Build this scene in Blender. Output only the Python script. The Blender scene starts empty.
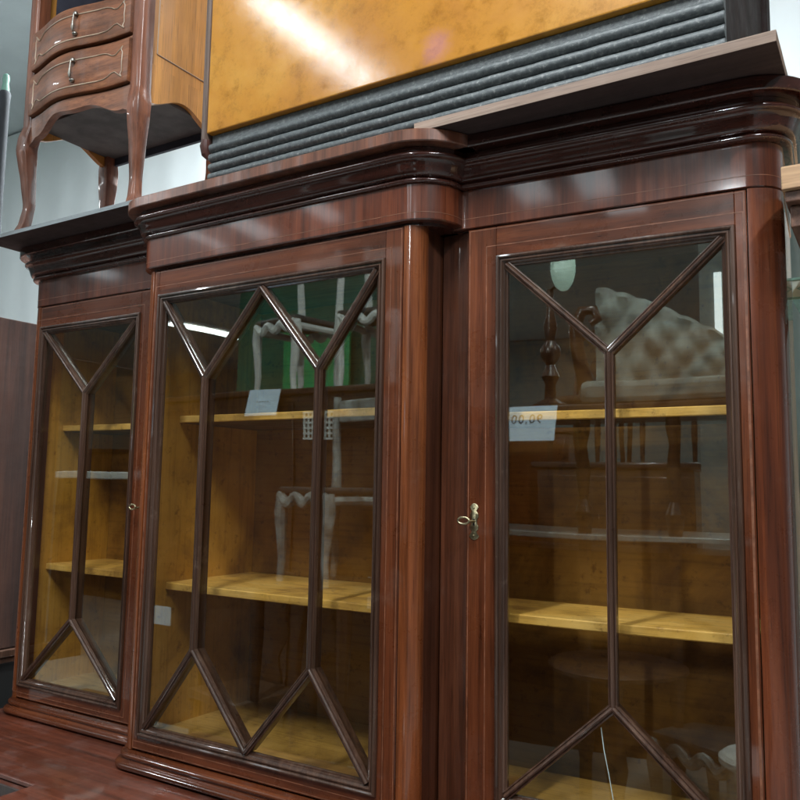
import bpy, bmesh, math, random
from mathutils import Vector, Matrix
random.seed(7)
S = bpy.context.scene
COL = S.collection
PI = math.pi

# ---------------------------------------------------------------- camera
cam_d = bpy.data.cameras.new('camera'); cam = bpy.data.objects.new('camera', cam_d); COL.objects.link(cam)
CY, CP, CR = 0.55422458, 0.10894969, 0.01643368          # yaw to the left, pitch up, roll
fwd = Vector((-math.sin(CY)*math.cos(CP), math.cos(CY)*math.cos(CP), math.sin(CP)))
r0 = Vector((math.cos(CY), math.sin(CY), 0)); u0 = r0.cross(fwd)
rt = math.cos(CR)*r0 + math.sin(CR)*u0; up = -math.sin(CR)*r0 + math.cos(CR)*u0
M = Matrix((rt, up, -fwd)).transposed().to_4x4(); M.translation = Vector((1.20028, -1.45399, 0.5854))
cam.matrix_world = M
cam_d.sensor_width = 36; cam_d.lens = 36*799.82/800; cam_d.clip_start = 0.02; cam_d.clip_end = 200
S.camera = cam

# ---------------------------------------------------------------- world and exposure
W = bpy.data.worlds.new('World'); S.world = W; W.use_nodes = True
bg = W.node_tree.nodes['Background']; bg.inputs[0].default_value = (0.62, 0.75, 0.80, 1); bg.inputs[1].default_value = 0.10
S.view_settings.view_transform = 'Standard'; S.view_settings.look = 'None'
S.view_settings.exposure = 0.25; S.view_settings.gamma = 1.0
S.render.engine = 'CYCLES'
S.cycles.max_bounces = 12; S.cycles.transparent_max_bounces = 16; S.cycles.glossy_bounces = 6

# ---------------------------------------------------------------- lamps of the sale room
def area(name, loc, size, power, col=(0.9, 0.97, 1.0), rot=(0, 0, 0)):
    l = bpy.data.lights.new(name, 'AREA'); l.shape = 'RECTANGLE'; l.size = size[0]; l.size_y = size[1]
    l.energy = power; l.color = col
    o = bpy.data.objects.new(name, l); o.location = loc; o.rotation_euler = rot; COL.objects.link(o); return o
TUBE_POWER = 74

# ---------------------------------------------------------------- materials
def newmat(name):
    m = bpy.data.materials.new(name); m.use_nodes = True; nt = m.node_tree
    return m, nt, nt.nodes['Principled BSDF']
def N(nt, t, **kw):
    n = nt.nodes.new(t)
    for k, v in kw.items():
        if k in n.inputs: n.inputs[k].default_value = v
        else: setattr(n, k, v)
    return n
def ramp(nt, fac, stops):
    n = nt.nodes.new('ShaderNodeValToRGB'); e = n.color_ramp.elements
    while len(e) < len(stops): e.new(0.5)
    for i, (p, c) in enumerate(stops):
        e[i].position = p; e[i].color = (c[0], c[1], c[2], 1)
    nt.links.new(fac, n.inputs[0]); return n.outputs[0]
def mixc(nt, a, b, fac, mode='MIX'):
    n = nt.nodes.new('ShaderNodeMix'); n.data_type = 'RGBA'; n.blend_type = mode
    for s, v in ((6, a), (7, b), (0, fac)):
        if isinstance(v, (int, float)): n.inputs[s].default_value = v
        elif isinstance(v, tuple): n.inputs[s].default_value = (*v, 1)
        else: nt.links.new(v, n.inputs[s])
    return n.outputs[2]
def wood(name, c, axis='Z', rough=0.28, coat=0.6, scale=1.0, dust=0.0, wear=0.10, bump=0.08, contrast=1.0, blotch=0.6, cr=0.05):
    """polished veneer: stretched grain, slow figure, small scuffs"""
    m, nt, b = newmat(name)
    tc = N(nt, 'ShaderNodeTexCoord')
    sc = {'X': (1.8, 60, 60), 'Y': (60, 1.8, 60), 'Z': (60, 60, 1.8)}[axis]
    mp = N(nt, 'ShaderNodeMapping'); mp.inputs['Scale'].default_value = tuple(s*scale for s in sc)
    nt.links.new(tc.outputs['Object'], mp.inputs[0])
    n1 = N(nt, 'ShaderNodeTexNoise', Scale=1.0, Detail=10.0, Roughness=0.68, Distortion=0.5)
    nt.links.new(mp.outputs[0], n1.inputs['Vector'])
    mp2 = N(nt, 'ShaderNodeMapping'); mp2.inputs['Scale'].default_value = tuple((s*0.22+0.6)*scale for s in sc)
    nt.links.new(tc.outputs['Object'], mp2.inputs[0])
    n2 = N(nt, 'ShaderNodeTexNoise', Scale=1.0, Detail=3.0, Roughness=0.5, Distortion=1.2)
    nt.links.new(mp2.outputs[0], n2.inputs['Vector'])
    k = contrast
    dk = tuple(x*(1-0.55*k) for x in c); lt = (c[0]*(1+0.55*k), c[1]*(1+0.75*k), c[2]*(1+0.8*k))
    g = ramp(nt, n1.outputs[0], [(0.30, dk), (0.5, c), (0.72, lt)])
    f = ramp(nt, n2.outputs[0], [(0.3, (1-0.45*k,)*3), (0.55, (1, 1, 1)), (0.75, (1+0.0,)*3)])
    colr = mixc(nt, g, f, 1.0, 'MULTIPLY')
    mpp = N(nt, 'ShaderNodeMapping'); mpp.inputs['Scale'].default_value = tuple(s*5 for s in sc)      # open pores
    nt.links.new(tc.outputs['Object'], mpp.inputs[0])
    npo = N(nt, 'ShaderNodeTexNoise', Scale=1.0, Detail=3.0, Roughness=0.6); nt.links.new(mpp.outputs[0], npo.inputs['Vector'])
    po = ramp(nt, npo.outputs[0], [(0.33, (0.42, 0.40, 0.40)), (0.46, (1, 1, 1)), (0.66, (1, 1, 1)), (0.76, (1.0, 1.0, 1.0))])
    colr = mixc(nt, colr, po, 0.6, 'MULTIPLY')
    nbl = N(nt, 'ShaderNodeTexNoise', Scale=2.6, Detail=5.0, Roughness=0.55); nt.links.new(tc.outputs['Object'], nbl.inputs['Vector'])
    bl = ramp(nt, nbl.outputs[0], [(0.32, (1-0.5*blotch,)*3), (0.62, (1, 1, 1))])
    colr = mixc(nt, colr, bl, 1.0, 'MULTIPLY')
    n3 = N(nt, 'ShaderNodeTexNoise', Scale=9.0, Detail=9.0, Roughness=0.7)
    nt.links.new(tc.outputs['Object'], n3.inputs['Vector'])
    if wear:
        w = ramp(nt, n3.outputs[0], [(0.60, (0, 0, 0)), (0.75, (wear,)*3)])
        colr = mixc(nt, colr, (0.33, 0.24, 0.18), w)
    if dust:
        mp3 = N(nt, 'ShaderNodeMapping'); mp3.inputs['Scale'].default_value = (14, 14, 3)
        nt.links.new(tc.outputs['Object'], mp3.inputs[0])
        n4 = N(nt, 'ShaderNodeTexNoise', Scale=1.0, Detail=6.0, Roughness=0.65)
        nt.links.new(mp3.outputs[0], n4.inputs['Vector'])
        w2 = ramp(nt, n4.outputs[0], [(0.52, (0, 0, 0)), (0.70, (dust,)*3)])
        colr = mixc(nt, colr, (0.36, 0.31, 0.30), w2)
    nt.links.new(colr, b.inputs['Base Color'])
    rr = N(nt, 'ShaderNodeMapRange'); rr.inputs[1].default_value = 0.3; rr.inputs[2].default_value = 0.75
    rr.inputs[3].default_value = rough*0.75; rr.inputs[4].default_value = min(1, rough*1.7)
    nt.links.new(n3.outputs[0], rr.inputs[0]); nt.links.new(rr.outputs[0], b.inputs['Roughness'])
    b.inputs['Coat Weight'].default_value = coat*1.25 if coat > 0.5 else coat; b.inputs['Coat Roughness'].default_value = cr
    if coat > 0.5: b.inputs['Specular IOR Level'].default_value = 0.25; b.inputs['Coat IOR'].default_value = 1.6
    bp = N(nt, 'ShaderNodeBump', Strength=bump, Distance=0.0012)
    ad = N(nt, 'ShaderNodeMath', operation='ADD'); nt.links.new(n1.outputs[0], ad.inputs[0]); nt.links.new(n2.outputs[0], ad.inputs[1])
    nt.links.new(ad.outputs[0], bp.inputs['Height']); nt.links.new(bp.outputs[0], b.inputs['Normal'])
    return m
def plain(name, c, rough=0.5, metal=0.0, var=0.25, scale=12, bump=0.1, coat=0.0, c2=None):
    m, nt, b = newmat(name)
    tc = N(nt, 'ShaderNodeTexCoord'); n = N(nt, 'ShaderNodeTexNoise', Scale=float(scale), Detail=8.0, Roughness=0.6)
    nt.links.new(tc.outputs['Object'], n.inputs['Vector'])
    c2 = c2 or tuple(min(1, x*(1+var)) for x in c)
    cr = ramp(nt, n.outputs[0], [(0.35, tuple(x*(1-var) for x in c)), (0.65, c2)])
    nt.links.new(cr, b.inputs['Base Color'])
    b.inputs['Roughness'].default_value = rough; b.inputs['Metallic'].default_value = metal; b.inputs['Coat Weight'].default_value = coat
    bp = N(nt, 'ShaderNodeBump', Strength=bump, Distance=0.002)
    nt.links.new(n.outputs[0], bp.inputs['Height']); nt.links.new(bp.outputs[0], b.inputs['Normal'])
    return m
MAH = (0.140, 0.035, 0.012)
M_v = wood('mahogany_upright', MAH, 'Z', 0.26, 0.7)
M_h = wood('mahogany_level', (0.140, 0.035, 0.012), 'X', 0.26, 0.7)
M_fr = wood('mahogany_frieze', (0.155, 0.036, 0.014), 'Z', 0.3, 0.7, dust=0.07, cr=0.08)
M_col = wood('mahogany_column', (0.25, 0.066, 0.019), 'Z', 0.26, 0.8, contrast=1.0, cr=0.08)
M_colr = wood('mahogany_outer_column', (0.17, 0.040, 0.014), 'Z', 0.26, 0.8, cr=0.08)
M_ret = wood('mahogany_return', (0.115, 0.034, 0.015), 'Z', 0.35, 0.6)
M_dark = wood('mahogany_cornice', (0.062, 0.016, 0.010), 'X', 0.22, 0.8, wear=0.08)
M_crown = wood('mahogany_crown', (0.20, 0.065, 0.032), 'Z', 0.35, 0.5, dust=0.35)
M_bar = wood('walnut_glazing_bar', (0.085, 0.041, 0.026), 'Z', 0.30, 0.6, wear=0.35)
M_deck = wood('mahogany_deck', (0.17, 0.042, 0.020), 'X', 0.34, 0.4, dust=0.12)
def stained(name, c, axis, sat=1.0):
    m, nt, b = newmat(name); tc = N(nt, 'ShaderNodeTexCoord')
    n1 = N(nt, 'ShaderNodeTexNoise', Scale=5.0, Detail=9.0, Roughness=0.62, Distortion=0.4); nt.links.new(tc.outputs['Object'], n1.inputs['Vector'])
    sc = {'X': (4, 90, 90), 'Z': (90, 90, 4)}[axis]
    mp = N(nt, 'ShaderNodeMapping'); mp.inputs['Scale'].default_value = sc; nt.links.new(tc.outputs['Object'], mp.inputs[0])
    n2 = N(nt, 'ShaderNodeTexNoise', Scale=1.0, Detail=8.0, Roughness=0.65); nt.links.new(mp.outputs[0], n2.inputs['Vector'])
    n3 = N(nt, 'ShaderNodeTexNoise', Scale=38.0, Detail=9.0, Roughness=0.75); nt.links.new(tc.outputs['Object'], n3.inputs['Vector'])
    col = ramp(nt, n1.outputs[0], [(0.30, (c[0]*.42, c[1]*.35, c[2]*.4)), (0.48, c), (0.66, (min(1, c[0]*1.22), min(1, c[1]*1.3), c[2]*1.9))])
    g = ramp(nt, n2.outputs[0], [(0.30, (.55, .50, .45)), (0.5, (.92, .92, .92)), (0.7, (1, 1, 1))]); col = mixc(nt, col, g, 0.8, 'MULTIPLY')
    k = ramp(nt, n3.outputs[0], [(0.34, (.38, .30, .22)), (0.44, (1, 1, 1))]); col = mixc(nt, col, k, 0.7, 'MULTIPLY')
    nt.links.new(col, b.inputs['Base Color'])
    rr = N(nt, 'ShaderNodeMapRange'); rr.inputs[3].default_value = 0.35; rr.inputs[4].default_value = 0.75
    nt.links.new(n3.outputs[0], rr.inputs[0]); nt.links.new(rr.outputs[0], b.inputs['Roughness'])
    bp = N(nt, 'ShaderNodeBump', Strength=0.3, Distance=0.0015); nt.links.new(n3.outputs[0], bp.inputs['Height']); nt.links.new(bp.outputs[0], b.inputs['Normal'])
    return m
M_yel = stained('yellow_stained_lining', (0.60, 0.33, 0.045), 'Z')
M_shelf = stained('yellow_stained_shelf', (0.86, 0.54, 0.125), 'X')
M_back = stained('brown_back_lining', (0.34, 0.175, 0.028), 'X')
M_bot = stained('brown_bottom_lining', (0.50, 0.31, 0.07), 'X')
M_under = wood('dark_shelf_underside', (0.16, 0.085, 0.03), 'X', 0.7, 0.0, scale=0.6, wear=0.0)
M_plank = wood('raw_board', (0.38, 0.26, 0.20), 'X', 0.75, 0.0, wear=0.3, contrast=0.6)
M_plankd = wood('dark_board_face', (0.060, 0.036, 0.034), 'X', 0.7, 0.0, wear=0.06, contrast=0.6)  # darker colour for the top and underside of the loose boards
M_plankg = wood('grey_board', (0.26, 0.28, 0.29), 'X', 0.7, 0.0, wear=0.4, contrast=0.5)
M_inlay = plain('boxwood_inlay', (0.22, 0.085, 0.045), 0.4, var=0.4, scale=40)
M_brass = plain('aged_brass', (0.42, 0.36, 0.22), 0.32, 1.0, 0.4, 90, 0.5)
M_hole = plain('keyhole_black', (0.01, 0.01, 0.01), 0.6)

def glass_mat():
    m = bpy.data.materials.new('window_glass'); m.use_nodes = True; nt = m.node_tree
    for n in list(nt.nodes): nt.nodes.remove(n)
    out = N(nt, 'ShaderNodeOutputMaterial'); mx = N(nt, 'ShaderNodeMixShader')
    tr = N(nt, 'ShaderNodeBsdfTransparent'); tr.inputs[0].default_value = (0.98, 0.95, 0.90, 1)
    gl = N(nt, 'ShaderNodeBsdfGlossy'); gl.inputs['Roughness'].default_value = 0.012
    gl.inputs[0].default_value = (0.92, 1.0, 0.95, 1)
    lw = N(nt, 'ShaderNodeLayerWeight', Blend=0.5)                     # Facing is the same from both sides of the pane
    pw = N(nt, 'ShaderNodeMath', operation='POWER'); nt.links.new(lw.outputs['Facing'], pw.inputs[0]); pw.inputs[1].default_value = 4.0
    fr = N(nt, 'ShaderNodeMath', operation='MULTIPLY_ADD'); nt.links.new(pw.outputs[0], fr.inputs[0]); fr.inputs[1].default_value = 0.90; fr.inputs[2].default_value = 0.090
    tc = N(nt, 'ShaderNodeTexCoord'); ns = N(nt, 'ShaderNodeTexNoise', Scale=2.2, Detail=1.0)
    nt.links.new(tc.outputs['Object'], ns.inputs['Vector'])
    bp = N(nt, 'ShaderNodeBump', Strength=0.35, Distance=0.004)
    nt.links.new(ns.outputs[0], bp.inputs['Height']); nt.links.new(bp.outputs[0], gl.inputs['Normal'])
    nt.links.new(fr.outputs[0], mx.inputs[0]); nt.links.new(tr.outputs[0], mx.inputs[1]); nt.links.new(gl.outputs[0], mx.inputs[2])
    nt.links.new(mx.outputs[0], out.inputs[0]); return m
M_glass = glass_mat()

def chest_panel_mat():
    m, nt, b = newmat('orange_varnished_panel'); tc = N(nt, 'ShaderNodeTexCoord')
    n1 = N(nt, 'ShaderNodeTexNoise', Scale=3.0, Detail=8.0, Roughness=0.6, Distortion=0.5); nt.links.new(tc.outputs['Object'], n1.inputs['Vector'])
    n2 = N(nt, 'ShaderNodeTexNoise', Scale=26.0, Detail=10.0, Roughness=0.75); nt.links.new(tc.outputs['Object'], n2.inputs['Vector'])
    c = ramp(nt, n1.outputs[0], [(0.3, (0.42, 0.155, 0.016)), (0.5, (0.54, 0.225, 0.020)), (0.7, (0.62, 0.30, 0.045))])
    g = ramp(nt, n2.outputs[0], [(0.36, (0.45, 0.40, 0.34)), (0.50, (0.93, 0.92, 0.9)), (0.6, (1, 1, 1))])
    c = mixc(nt, c, g, 0.5, 'MULTIPLY')
    # a faded pinkish stain near the right of the panel
    vm = N(nt, 'ShaderNodeVectorMath', operation='DISTANCE'); nt.links.new(tc.outputs['Object'], vm.inputs[0]); vm.inputs[1].default_value = (0.45, -0.13, 1.47)
    ad = N(nt, 'ShaderNodeMath', operation='MULTIPLY_ADD'); nt.links.new(n2.outputs[0], ad.inputs[0]); ad.inputs[1].default_value = 0.08
    nt.links.new(vm.outputs['Value'], ad.inputs[2])
    st = ramp(nt, ad.outputs[0], [(0.05, (0.35, 0.35, 0.35)), (0.085, (0, 0, 0))])
    c = mixc(nt, c, (0.62, 0.25, 0.33), st)
    nt.links.new(c, b.inputs['Base Color'])
    rr = N(nt, 'ShaderNodeMapRange'); rr.inputs[1].default_value = 0.3; rr.inputs[2].default_value = 0.7; rr.inputs[3].default_value = 0.25; rr.inputs[4].default_value = 0.45
    nt.links.new(n2.outputs[0], rr.inputs[0]); nt.links.new(rr.outputs[0], b.inputs['Roughness'])
    b.inputs['Coat Weight'].default_value = 1.0; b.inputs['Specular IOR Level'].default_value = 0.2; b.inputs['Coat IOR'].default_value = 1.5; cr_ = N(nt, 'ShaderNodeMapRange'); cr_.inputs[1].default_value = 0.35; cr_.inputs[2].default_value = 0.65; cr_.inputs[3].default_value = 0.05; cr_.inputs[4].default_value = 0.15
    nt.links.new(n2.outputs[0], cr_.inputs[0]); nt.links.new(cr_.outputs[0], b.inputs['Coat Roughness'])
    bp = N(nt, 'ShaderNodeBump', Strength=0.12, Distance=0.0015); nt.links.new(n2.outputs[0], bp.inputs['Height'])
    nt.links.new(bp.outputs[0], b.inputs['Normal']); nt.links.new(bp.outputs[0], b.inputs['Coat Normal'])
    return m
M_orange = chest_panel_mat()
def worn_black():
    m, nt, b = newmat('worn_black_paint'); tc = N(nt, 'ShaderNodeTexCoord')
    n2 = N(nt, 'ShaderNodeTexNoise', Scale=110.0, Detail=10.0, Roughness=0.75); nt.links.new(tc.outputs['Object'], n2.inputs['Vector'])
    c = ramp(nt, n2.outputs[0], [(0.36, (0.060, 0.068, 0.072)), (0.56, (0.120, 0.130, 0.132)), (0.68, (0.32, 0.32, 0.31))])
    nt.links.new(c, b.inputs['Base Color']); b.inputs['Roughness'].default_value = 0.42
    bp = N(nt, 'ShaderNodeBump', Strength=0.5, Distance=0.002); nt.links.new(n2.outputs[0], bp.inputs['Height']); nt.links.new(bp.outputs[0], b.inputs['Normal'])
    return m
M_reed = worn_black()

# ---------------------------------------------------------------- mesh helpers
def link(name, bm, m, parent=None, smooth=None):
    me = bpy.data.meshes.new(name)
    bmesh.ops.recalc_face_normals(bm, faces=bm.faces)
    if smooth is None: smooth = 20 if len(bm.verts) < 200 else 40
    bm.to_mesh(me); bm.free()
    mats = m if isinstance(m, (list, tuple)) else [m]
    for x in mats: me.materials.append(x)
    if smooth:
        me.shade_smooth(); me.set_sharp_from_angle(angle=math.radians(smooth))
    o = bpy.data.objects.new(name, me); COL.objects.link(o)
    if parent: 
        o.parent = parent; o.matrix_parent_inverse = parent.matrix_world.inverted()
    return o
def tag(o, label=None, cat=None, group=None, kind=None):
    if label: o['label'] = label
    if cat: o['category'] = cat
    if group: o['group'] = group
    if kind: o['kind'] = kind
    return o
def thing(name, label, cat, loc=(0, 0, 0), group=None):
    o = bpy.data.objects.new(name, None); o.empty_display_size = 0.1; o.location = loc; COL.objects.link(o)
    o.matrix_world = Matrix.Translation(loc)
    return tag(o, label, cat, group)
def box(bm, x0, x1, y0, y1, z0, z1, bev=0.0, seg=2, mi=0, xf=None):
    b2 = bmesh.new()
    vs = [b2.verts.new((x, y, z)) for x in (x0, x1) for y in (y0, y1) for z in (z0, z1)]
    for f in ((0,1,3,2),(4,6,7,5),(0,4,5,1),(2,3,7,6),(0,2,6,4),(1,5,7,3)): b2.faces.new([vs[i] for i in f])
    if bev: bmesh.ops.bevel(b2, geom=list(b2.edges), offset=bev, segments=seg, affect='EDGES', profile=0.5)
    merge(bm, b2, mi, xf)
def merge(bm, b2, mi=0, xf=None):
    mp = {}
    for v in b2.verts: mp[v] = bm.verts.new(xf(v.co) if xf else v.co)
    for f in b2.faces:
        try: nf = bm.faces.new([mp[v] for v in f.verts]); nf.material_index = mi
        except ValueError: pass
    b2.free()
def mk(x0, x1, y0, y1, z0, z1, bev=0.0, xf=None):
    bm = bmesh.new(); box(bm, x0, x1, y0, y1, z0, z1, bev, xf=xf); return bm
def rings(bm, rs, closed_ring=True, caps=True, mi=0):
    L = [[bm.verts.new(p) for p in r] for r in rs]
    n = len(L[0])
    for a, b in zip(L, L[1:]):
        for i in range(n if closed_ring else n-1):
            j = (i+1) % n
            f = bm.faces.new((a[i], a[j], b[j], b[i])); f.material_index = mi
    if caps and closed_ring:
        bm.faces.new(L[0]).material_index = mi; bm.faces.new(list(reversed(L[-1]))).material_index = mi
def tube(bm, pts, rad, n=8, mi=0):
    pts = [Vector(p) for p in pts]; rads = rad if isinstance(rad, (list, tuple)) else [rad]*len(pts)
    rs = []; prev = None
    for i, p in enumerate(pts):
        t = (pts[min(i+1, len(pts)-1)]-pts[max(i-1, 0)]).normalized()
        a = prev if prev else (Vector((0, 0, 1)) if abs(t.z) < 0.9 else Vector((1, 0, 0)))
        s = t.cross(a).normalized(); w = s.cross(t).normalized(); prev = w
        rs.append([p + rads[i]*(math.cos(2*PI*k/n)*s + math.sin(2*PI*k/n)*w) for k in range(n)])
    rings(bm, rs, mi=mi)
def lathe(bm, c, prof, n=20, axis='Z', mi=0):
    rs = []
    for rr, h in prof:
        ring = []
        for k in range(n):
            a = 2*PI*k/n; p = (math.cos(a)*rr, math.sin(a)*rr, h)
            if axis == 'Y': p = (p[0], p[2], p[1])
            ring.append((c[0]+p[0], c[1]+p[1], c[2]+p[2]))
        rs.append(ring)
    rings(bm, rs, mi=mi)
def plan_sweep(bm, path, prof, xf=None, mi=0):
    """path: [((x,y),(nx,ny))] in plan; prof: [(offset, z)] closed loop -> one moulded run"""
    rs = []
    for (p, n) in path:
        ring = [Vector((p[0]+n[0]*o, p[1]+n[1]*o, z)) for (o, z) in prof]
        if xf: ring = [xf(v) for v in ring]
        rs.append(ring)
    rings(bm, rs, mi=mi)
def bar_sweep(bm, pts, prof, closed=False, y=0.0, xf=None):
    """pts in the X-Z plane, prof [(side, outY)] ; outY is toward the viewer (-Y); mitred corners"""
    n = len(pts); rs = []
    P = [Vector((a, b)) for a, b in pts]
    for i in range(n):
        if closed: d0 = (P[i]-P[i-1]).normalized(); d1 = (P[(i+1) % n]-P[i]).normalized()
        else:
            d1 = (P[min(i+1, n-1)]-P[min(i, n-2)]).normalized(); d0 = (P[max(i, 1)]-P[max(i-1, 0)]).normalized()
        n0 = Vector((-d0.y, d0.x)); n1 = Vector((-d1.y, d1.x)); m = (n0+n1).normalized(); k = 1/max(0.25, m.dot(n0))
        ring = []
        for s, oy in prof:
            q = P[i] + m*(s*k); v = Vector((q.x, y-oy, q.y)); ring.append(xf(v) if xf else v)
        rs.append(ring)
    if closed: rs.append(rs[0])
    L = [[bm.verts.new(p) for p in r] for r in rs]
    c = len(L[0])
    for a, b in zip(L, L[1:]):
        for i in range(c): bm.faces.new((a[i], a[(i+1) % c], b[(i+1) % c], b[i]))
    if not closed: bm.faces.new(L[0]); bm.faces.new(list(reversed(L[-1])))
    bmesh.ops.remove_doubles(bm, verts=bm.verts, dist=1e-6)

# ================================================================= THE SETTING
def room_mat(name, c, ribs=0.0, rough=0.7, axis='X', var=0.12):
    m, nt, b = newmat(name); tc = N(nt, 'ShaderNodeTexCoord')
    n = N(nt, 'ShaderNodeTexNoise', Scale=1.3, Detail=8.0, Roughness=0.6); nt.links.new(tc.outputs['Object'], n.inputs['Vector'])
    cr = ramp(nt, n.outputs[0], [(0.3, tuple(x*(1-var) for x in c)), (0.7, tuple(min(1, x*(1+var)) for x in c))])
    nt.links.new(cr, b.inputs['Base Color']); b.inputs['Roughness'].default_value = rough
    if ribs:
        w = N(nt, 'ShaderNodeTexWave', Scale=ribs, Distortion=0.0); w.bands_direction = axis
        nt.links.new(tc.outputs['Object'], w.inputs['Vector'])
        bp = N(nt, 'ShaderNodeBump', Strength=0.25, Distance=0.01); nt.links.new(w.outputs['Fac'], bp.inputs['Height']); nt.links.new(bp.outputs[0], b.inputs['Normal'])
    return m
FLOOR = -0.95; CEIL = 3.25
tag(link('floor', mk(-14, 8, -13, 2.3, FLOOR-0.1, FLOOR), room_mat('concrete_floor', (0.36, 0.37, 0.36), rough=0.35), smooth=0), kind='structure')
tag(link('wall_behind_cabinet', mk(-14, 8, 2.0, 2.1, FLOOR, CEIL), room_mat('pale_blue_wall', (0.80, 0.84, 0.85), ribs=1.1, var=0.05), smooth=0), kind='structure')
tag(link('wall_opposite', mk(-14, 8, -12.6, -12.5, FLOOR, CEIL), room_mat('grey_wall', (0.30, 0.36, 0.35)), smooth=0), kind='structure')
tag(link('wall_left', mk(-14.1, -14, -12.6, 2.1, FLOOR, CEIL), room_mat('grey_green_wall', (0.25, 0.33, 0.32)), smooth=0), kind='structure')
tag(link('ceiling', mk(-14, 8, -12.6, 2.1, CEIL+0.02, CEIL+0.12), room_mat('grey_ceiling', (0.50, 0.55, 0.56), ribs=1.6), smooth=0), kind='structure')

M_tube = bpy.data.materials.new('lit_tube'); M_tube.use_nodes = True
_b = M_tube.node_tree.nodes['Principled BSDF']; _b.inputs['Emission Color'].default_value = (0.86, 0.95, 1, 1); _b.inputs['Emission Strength'].default_value = 10
M_fix = plain('white_fixture', (0.75, 0.77, 0.78), 0.4, var=0.05)
def tube_lamp(x, y, label, power):
    t = thing('tube_lamp', label, 'ceiling lamp', (x, y, CEIL), 'tube lamps under the ceiling')
    link('housing', mk(x-0.07, x+0.07, y-0.65, y+0.65, CEIL-0.05, CEIL+0.02, 0.008), M_fix, t)
    for s in (-1, 1):
        bm = bmesh.new(); tube(bm, [(x+s*0.032, y-0.6, CEIL-0.075), (x+s*0.032, y+0.6, CEIL-0.075)], 0.014, 10)
        link('tube', bm, M_tube, t)
    area('lamp_light', (x, y, CEIL-0.11), (0.12, 1.2), power, (0.90, 0.97, 1.0))
for lx, ly, lab in ((-1.56, -2.35, 'twin tube lamp mirrored as a white streak in the orange panel'),
                    (0.4, -1.7, 'added twin tube lamp above the aisle in front of the right door'),  # added here to light the price sheet and the bookcase front
                    (-4.2, -2.5, 'twin tube lamp above the white chairs'),
                    (2.5, -1.9, 'added twin tube lamp at the right above the photographer'),  # added to light the left inner walls and the front
                    (-4.6, -8.0, 'twin tube lamp in the far row beside the green panel'),
                    (1.2, -7.0, 'twin tube lamp in the far row above the settee'),
                    (-0.9, 1.35, 'added hidden twin tube lamp behind the bookcase and bedside table')):  # kept out of view, added to brighten the wall behind
    tube_lamp(lx, ly, lab, TUBE_POWER*(3.2 if ly > 0 else 0.13 if lx == -1.56 else 1.0 if ly > -5 else 2.0))

M_sky = bpy.data.materials.new('lit_roof_panel'); M_sky.use_nodes = True
_b = M_sky.node_tree.nodes['Principled BSDF']; _b.inputs['Emission Color'].default_value = (0.85, 0.95, 1, 1); _b.inputs['Emission Strength'].default_value = 3.0
for px_, py_, w_, lab in ((-3.28, -4.75, 0.26, 'lit roof panel above the white chairs'), (-4.40, -4.75, 0.34, 'lit roof panel near the green panel'), (-5.25, -4.7, 0.16, 'narrow lit roof panel left of the green panel'),
                     (-0.14, -5.7, 0.36, 'lit roof panel above the settee'), (-0.80, -5.6, 0.34, 'lit roof panel left of the settee'), (-7.9, -5.0, 0.4, 'lit roof panel far to the left')):
    t = thing('roof_light', lab, 'roof light', (px_, py_, CEIL), 'lit panels in the ceiling')
    link('frame', mk(px_-w_/2-0.03, px_+w_/2+0.03, py_-0.48, py_+0.48, CEIL-0.01, CEIL+0.02), M_fix, t)
    link('panel', mk(px_-w_/2, px_+w_/2, py_-0.45, py_+0.45, CEIL-0.016, CEIL-0.0105), M_sky, t)

t = thing('roof_light', 'long bright strip light mirrored at the upper left of the middle door', 'roof light', (-8.8, -8.6, CEIL))
link('frame', mk(-9.05, -8.55, -9.7, -7.6, CEIL-0.02, CEIL+0.02), M_fix, t); link('panel', mk(-8.94, -8.66, -9.6, -7.7, CEIL-0.04, CEIL-0.021), M_tube, t)

# ================================================================= BOOKCASE
D = 0.118                                   # how far the middle breaks forward
ZB, ZD = -0.032, 1.1105                      # bottom and top of the doors
A = 0.06                                    # the right wing stands slightly turned
ca, sa = math.cos(A), math.sin(A)
def XR(v):
    X, Y = v[0]-1.0, v[1]
    return Vector((1.0+ca*X-sa*Y, sa*X+ca*Y, v[2]))
BC = thing('breakfront_bookcase', 'large reddish mahogany bookcase with three glazed doors and a stepped cornice', 'bookcase', (0, 0.2, -0.08))

def arc(cx, cy, R, a0, a1, n=12):
    out = []
    for i in range(n+1):
        a = a0+(a1-a0)*i/n; nn = (math.cos(a), math.sin(a)); out.append(((cx+R*nn[0], cy+R*nn[1]), nn))
    return out
CL, CRX, RC = -0.352, 0.376, 0.078
RL = 0.05; RK = 0.034
path_c = [((CL-RL, 0.03), (-1, 0))] + arc(CL, -D+RL, RL, PI, 1.5*PI) + arc(CRX, -D+RC, RC, 1.5*PI, 2*PI) + [((CRX+RC, 0.03), (1, 0))]
path_r = [((0.40, 0), (0, -1))] + arc(1.0, 0.055, 0.055, 1.5*PI, 2*PI) + [((1.055, 0.34), (1, 0))]
path_l = [((-0.985-0.055, 0.34), (-1, 0))] + arc(-0.985, 0.055, 0.055, PI, 1.5*PI) + [((-0.40, 0), (0, -1))]
ID = lambda v: Vector(v)
secs = (('c', path_c, ID), ('r', path_r, XR), ('l', path_l, ID))

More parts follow.
